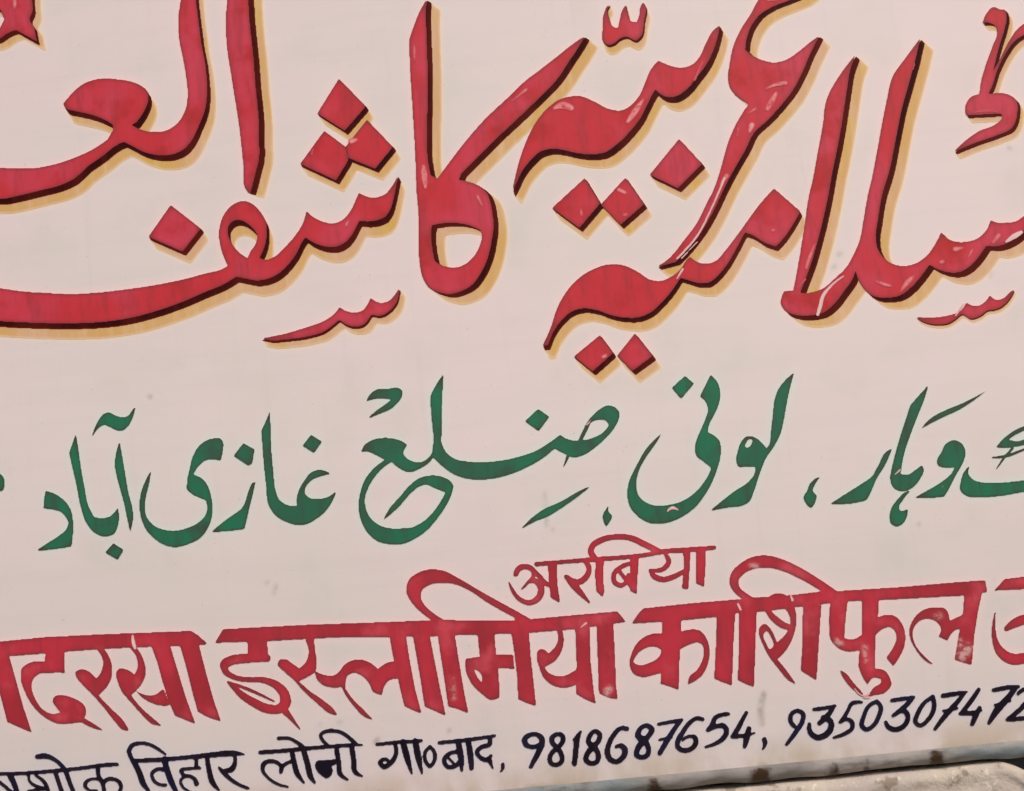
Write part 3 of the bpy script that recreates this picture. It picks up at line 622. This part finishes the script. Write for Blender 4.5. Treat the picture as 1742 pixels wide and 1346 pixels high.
number('black phone number toward the right end of the lowest line', [
    ('digit', ["@d 210,790,46 168,720,48 190,640,46 260,612,44 318,650,50 310,730,52 245,840,54 125,1005,34"]),
    ('digit', ["@d 445,595,40 560,582,42 690,555,32", "@d 675,570,38 600,670,60 510,755,54", "@d 560,695,66 635,730,60 640,820,66 570,900,66 470,920,62 400,860,54 390,770,44"]),
    ('digit', ["@d 1000,515,36 880,532,44 850,590,40 800,680,44 750,745,40", "@d 755,742,40 840,710,44 888,745,48 893,810,48 800,880,44 675,925,30"]),
    ('digit', ["@d 1180,502,42 1085,555,44 1025,680,48 1005,790,50 1050,830,46 1140,780,48 1200,680,50 1222,560,48 1180,502,42"]),
    ('digit', ["@e 200,492,40 330,472,46 460,452,30", "@e 440,470,42 350,565,56 218,668,42", "@e 285,612,44 370,630,54 388,690,54 340,790,54 240,830,56 160,800,52 130,745,38"]),
    ('digit', ["@e 680,447,44 585,515,46 505,640,50 480,750,48 520,785,44 620,720,48 688,600,50 690,490,48 680,447,44"]),
    ('digit', ["@e 795,437,48 930,415,50 1075,392,26", "@e 1045,407,42 940,540,54 840,650,58 705,825,38", "@e 800,612,26 960,585,30"]),
    ('digit', ["@e 1215,365,44 1130,490,52 1015,640,48", "@e 1000,645,40 1120,640,52 1250,610,20", "@e 1225,580,46 1170,690,60 1140,770,46"]),
    ('digit', ["@e 1390,372,46 1520,345,50 1680,330,36", "@e 1645,347,52 1540,480,68 1440,590,76 1335,755,40", "@e 1405,545,30 1580,497,30"]),
    ('digit', ["@e 1675,412,38 1742,362,46 1810,365,50 1825,430,50 1740,550,54 1560,708,48", "@e 1550,713,44 1680,705,48 1830,690,36"])])

# ------------------------------------------------------------------ the board itself
R_LIP = 0.020                                  # radius of the folded-over bottom edge
z_flat = Z_LIP + R_LIP * 1.15                  # where the flat face ends and the fold begins
X0, X1 = -0.98, 0.98
Z_TOP = z_flat + 1.42
smudge = raster([('s', "@0 1306,1330,30 1298,1305,16"), ('s', "@0 1425,1312,26 1420,1304,12"), ('s', "@0 1603,1296,24 1598,1284,14"), ('s', "@0 1482,1310,14 1480,1302,8"), ('s', "@0 1118,1342,28 1100,1330,18"), ('s', "@0 960,1350,34 900,1346,20"), ('s', "@0 640,1262,10 643,1258,8"),
                 ('s', "@P 1385,870,14 1390,960,20 1400,1100,18"), ('s', "@P 1440,1118,18 1448,1128,16"), ('s', "@c 1360,190,40 1330,400,70 1345,560,60"),
                 ('s', "@N 100,100,30 115,108,14"), ('s', "@W 895,895,16 905,893,12"), ('s', "@W 1020,882,12 1045,876,16"), ('s', "@K 480,690,30 500,685,16"), ('s', "@K 445,780,20 455,775,22"), ('s', "@K 1515,840,16 1525,800,10"),
                 ('s', "0 " .strip() and "@0 452,990,4 456,992,4"), ('s', "@0 470,996,5 466,1010,4"), ('s', "@a 650,945,24 660,925,20"), ('s', "@J 1640,1000,24 1650,1010,20"), ('s', "@Y 1200,1040,30 1185,1100,30"), ('s', "@T 1025,1165,20 1030,1175,20")])
nx, nz = int((X1 - X0) / 0.003), int((Z_TOP - z_flat) / 0.003)
gx, gz = np.meshgrid(np.linspace(X0, X1, nx + 1), np.linspace(z_flat, Z_TOP, nz + 1))
GP = np.stack([gx, bow(gx, gz), gz], -1).reshape(-1, 3)
ppx, ppy = photo_pts(GP)
ix = np.clip(np.round(ppx + PAD).astype(int), 0, CW - 1); iy = np.clip(np.round(ppy + PAD).astype(int), 0, CH - 1)
inside = (ppx > -PAD + 2) & (ppx < PW + PAD - 2) & (ppy > -PAD + 2) & (ppy < PH + PAD - 2)
samp = lambda f: (f[iy, ix] * inside).astype(np.float32)
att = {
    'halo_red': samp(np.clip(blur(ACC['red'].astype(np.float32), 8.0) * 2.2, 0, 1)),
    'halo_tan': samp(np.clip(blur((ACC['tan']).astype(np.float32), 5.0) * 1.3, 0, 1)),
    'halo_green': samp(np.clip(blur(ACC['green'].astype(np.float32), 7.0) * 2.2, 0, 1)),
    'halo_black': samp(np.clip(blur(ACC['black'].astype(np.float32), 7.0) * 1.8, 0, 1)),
    'smudge': samp(np.clip(blur(smudge.astype(np.float32), 2.5) * 0.65, 0, 1)),
    'dirt': np.clip(1 - (GP[:, 2] - z_flat) / 0.045, 0, 1).astype(np.float32)}
me = bpy.data.meshes.new('panel')
idx = np.arange((nx + 1) * (nz + 1)).reshape(nz + 1, nx + 1)
quads = np.stack([idx[:-1, :-1], idx[:-1, 1:], idx[1:, 1:], idx[1:, :-1]], -1).reshape(-1, 4)
verts = GP.tolist(); nb = len(verts)
YB = 0.10
back = [(X0, YB, z_flat), (X1, YB, z_flat), (X1, YB, Z_TOP), (X0, YB, Z_TOP)]
me.from_pydata(verts + back, [], quads.tolist() + [[nb, nb + 3, nb + 2, nb + 1],
    [nb + 3] + idx[-1, :].tolist() + [nb + 2], [nb] + idx[:, 0].tolist() + [nb + 3], [nb + 1, nb + 2] + idx[::-1, -1].tolist()])
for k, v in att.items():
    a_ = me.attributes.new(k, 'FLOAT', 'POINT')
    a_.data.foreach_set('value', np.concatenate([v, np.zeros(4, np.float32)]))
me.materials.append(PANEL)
panel = bpy.data.objects.new('panel', me); scene.collection.objects.link(panel); panel.parent = board

# folded bottom edge with dents, rust and dirt
ns, na = 420, 14
LV, LF, st, br = [], [], [], []
blobs = [(1118, 15, .9), (1300, 18, 1.0), (1425, 13, .7), (1482, 8, .6), (1603, 15, 1.0), (1540, 10, .35), (960, 24, .6), (860, 22, .8), (760, 12, .4), (1365, 9, .3), (1235, 7, .25)]
for i in range(ns + 1):
    x = X0 + (X1 - X0) * i / ns
    px_, _ = photo_pts(np.array([x, 0.0, Z_LIP])[None]); px_ = px_[0]
    rr = R_LIP * (1 + 0.05 * math.sin(x * 23) + 0.03 * math.sin(x * 71 + 1))
    s_ = sum(w * math.exp(-((px_ - c) / s) ** 2) for c, s, w in blobs)
    b_ = 1 / (1 + math.exp(-(px_ - 1650) / 14))
    for j in range(na + 1):
        th = math.pi * 0.86 * j / na
        dz = (z_flat - Z_LIP) / R_LIP
        LV.append((x, bow(x, z_flat) + rr * (1 - math.cos(th)) * 0.9 + (0.0008 * math.sin(x * 130 + j) if j > 2 else 0), z_flat - rr * math.sin(th) * dz + (0.0008 * math.sin(x * 55 + 2) if j > 3 else 0)))
        v_ = 0.5 + 0.5 * min(1, j / na * 2.2)
        st.append(min(1, s_ * v_ * (0.85 + 0.3 * rng.random()) if j > 0 else 0)); br.append(b_ * min(1, j / 3))
for i in range(ns):
    for j in range(na):
        p = i * (na + 1) + j
        LF.append((p, p + 1, p + na + 2, p + na + 1))
ml = bpy.data.meshes.new('folded_edge'); ml.from_pydata(LV, [], LF)
for n_, v in (('stain', st), ('bare', br)):
    a_ = ml.attributes.new(n_, 'FLOAT', 'POINT'); a_.data.foreach_set('value', np.array(v, np.float32))
ml.materials.append(LIP)
for p in ml.polygons: p.use_smooth = True
lip = bpy.data.objects.new('folded_edge', ml); scene.collection.objects.link(lip); lip.parent = board
lip['label'] = 'rounded grey bottom edge with brown dirt stains'

# ------------------------------------------------------------------ stone ledge under the board, dark wall behind
from mathutils import noise as mn
def stone_block():
    top = Z_LIP - 0.004
    n1, n2 = 200, 40
    xs = np.linspace(X0, board_pts(1768, 1330)[0], n1 + 1)
    V, F = [], []
    xe = board_pts(1705, 1300)[0]
    prof = [(0.20, 0.0), (0.10, 0.0), (0.045, 0.0), (0.012, -0.0005), (0.003, -0.003), (-0.001, -0.012)] + [(-0.002, -0.012 - 0.16 * k / n2) for k in range(1, n2 + 1)]
    for i, x in enumerate(xs):
        drop = 0.0
        if x > xe: drop = 0.30 * (x - xe) + 5.0 * (x - xe) ** 2
        for k, (y, z) in enumerate(prof):
            nn = mn.fractal(Vector((x * 14, y * 30, z * 14)), 0.8, 2.0, 4) * 0.004
            n3 = mn.noise(Vector((x * 45, z * 45, 3.0))) * 0.003
            n0 = mn.noise(Vector((x * 9, 1.0, 7.0))) * 0.0028 if k < 6 else 0
            V.append((x, y + bow(x, Z_LIP) + 0.004 + nn + n3, top + z - drop + n0 * 0.9 - 0.0005))
    m = len(prof)
    for i in range(n1):
        for k in range(m - 1):
            p = i * m + k
            F.append((p, p + 1, p + m + 1, p + m))
    b0 = len(V)
    F.append([n1 * m + k for k in range(m)])
    F.append([k for k in range(m)][::-1])
    me = bpy.data.meshes.new('stone_ledge'); me.from_pydata(V, [], F)
    me.materials.append(STONE)
    for p in me.polygons: p.use_smooth = len(p.vertices) == 4
    o = bpy.data.objects.new('stone_ledge', me); scene.collection.objects.link(o)
    tag(o, 'rough beige sandstone ledge with a worn right corner under the board', 'ledge')
stone_block()
def back_wall():
    n = 60; V, F = [], []
    for i in range(n + 1):
        for j in range(n + 1):
            x = -1.6 + 3.2 * i / n; z = Z_LIP - 0.7 + 2.6 * j / n
            V.append((x, 0.105 + 0.006 * mn.fractal(Vector((x * 5, z * 5, 0)), 1, 2, 4), z))
    for i in range(n):
        for j in range(n):
            p = i * (n + 1) + j
            F.append((p, p + n + 1, p + n + 2, p + 1))
    me = bpy.data.meshes.new('back_wall'); me.from_pydata(V, [], F); me.materials.append(WALL)
    o = bpy.data.objects.new('back_wall', me); scene.collection.objects.link(o)
    tag(o, 'dark grey plaster wall showing past the stone corner behind the board', 'wall')
back_wall()
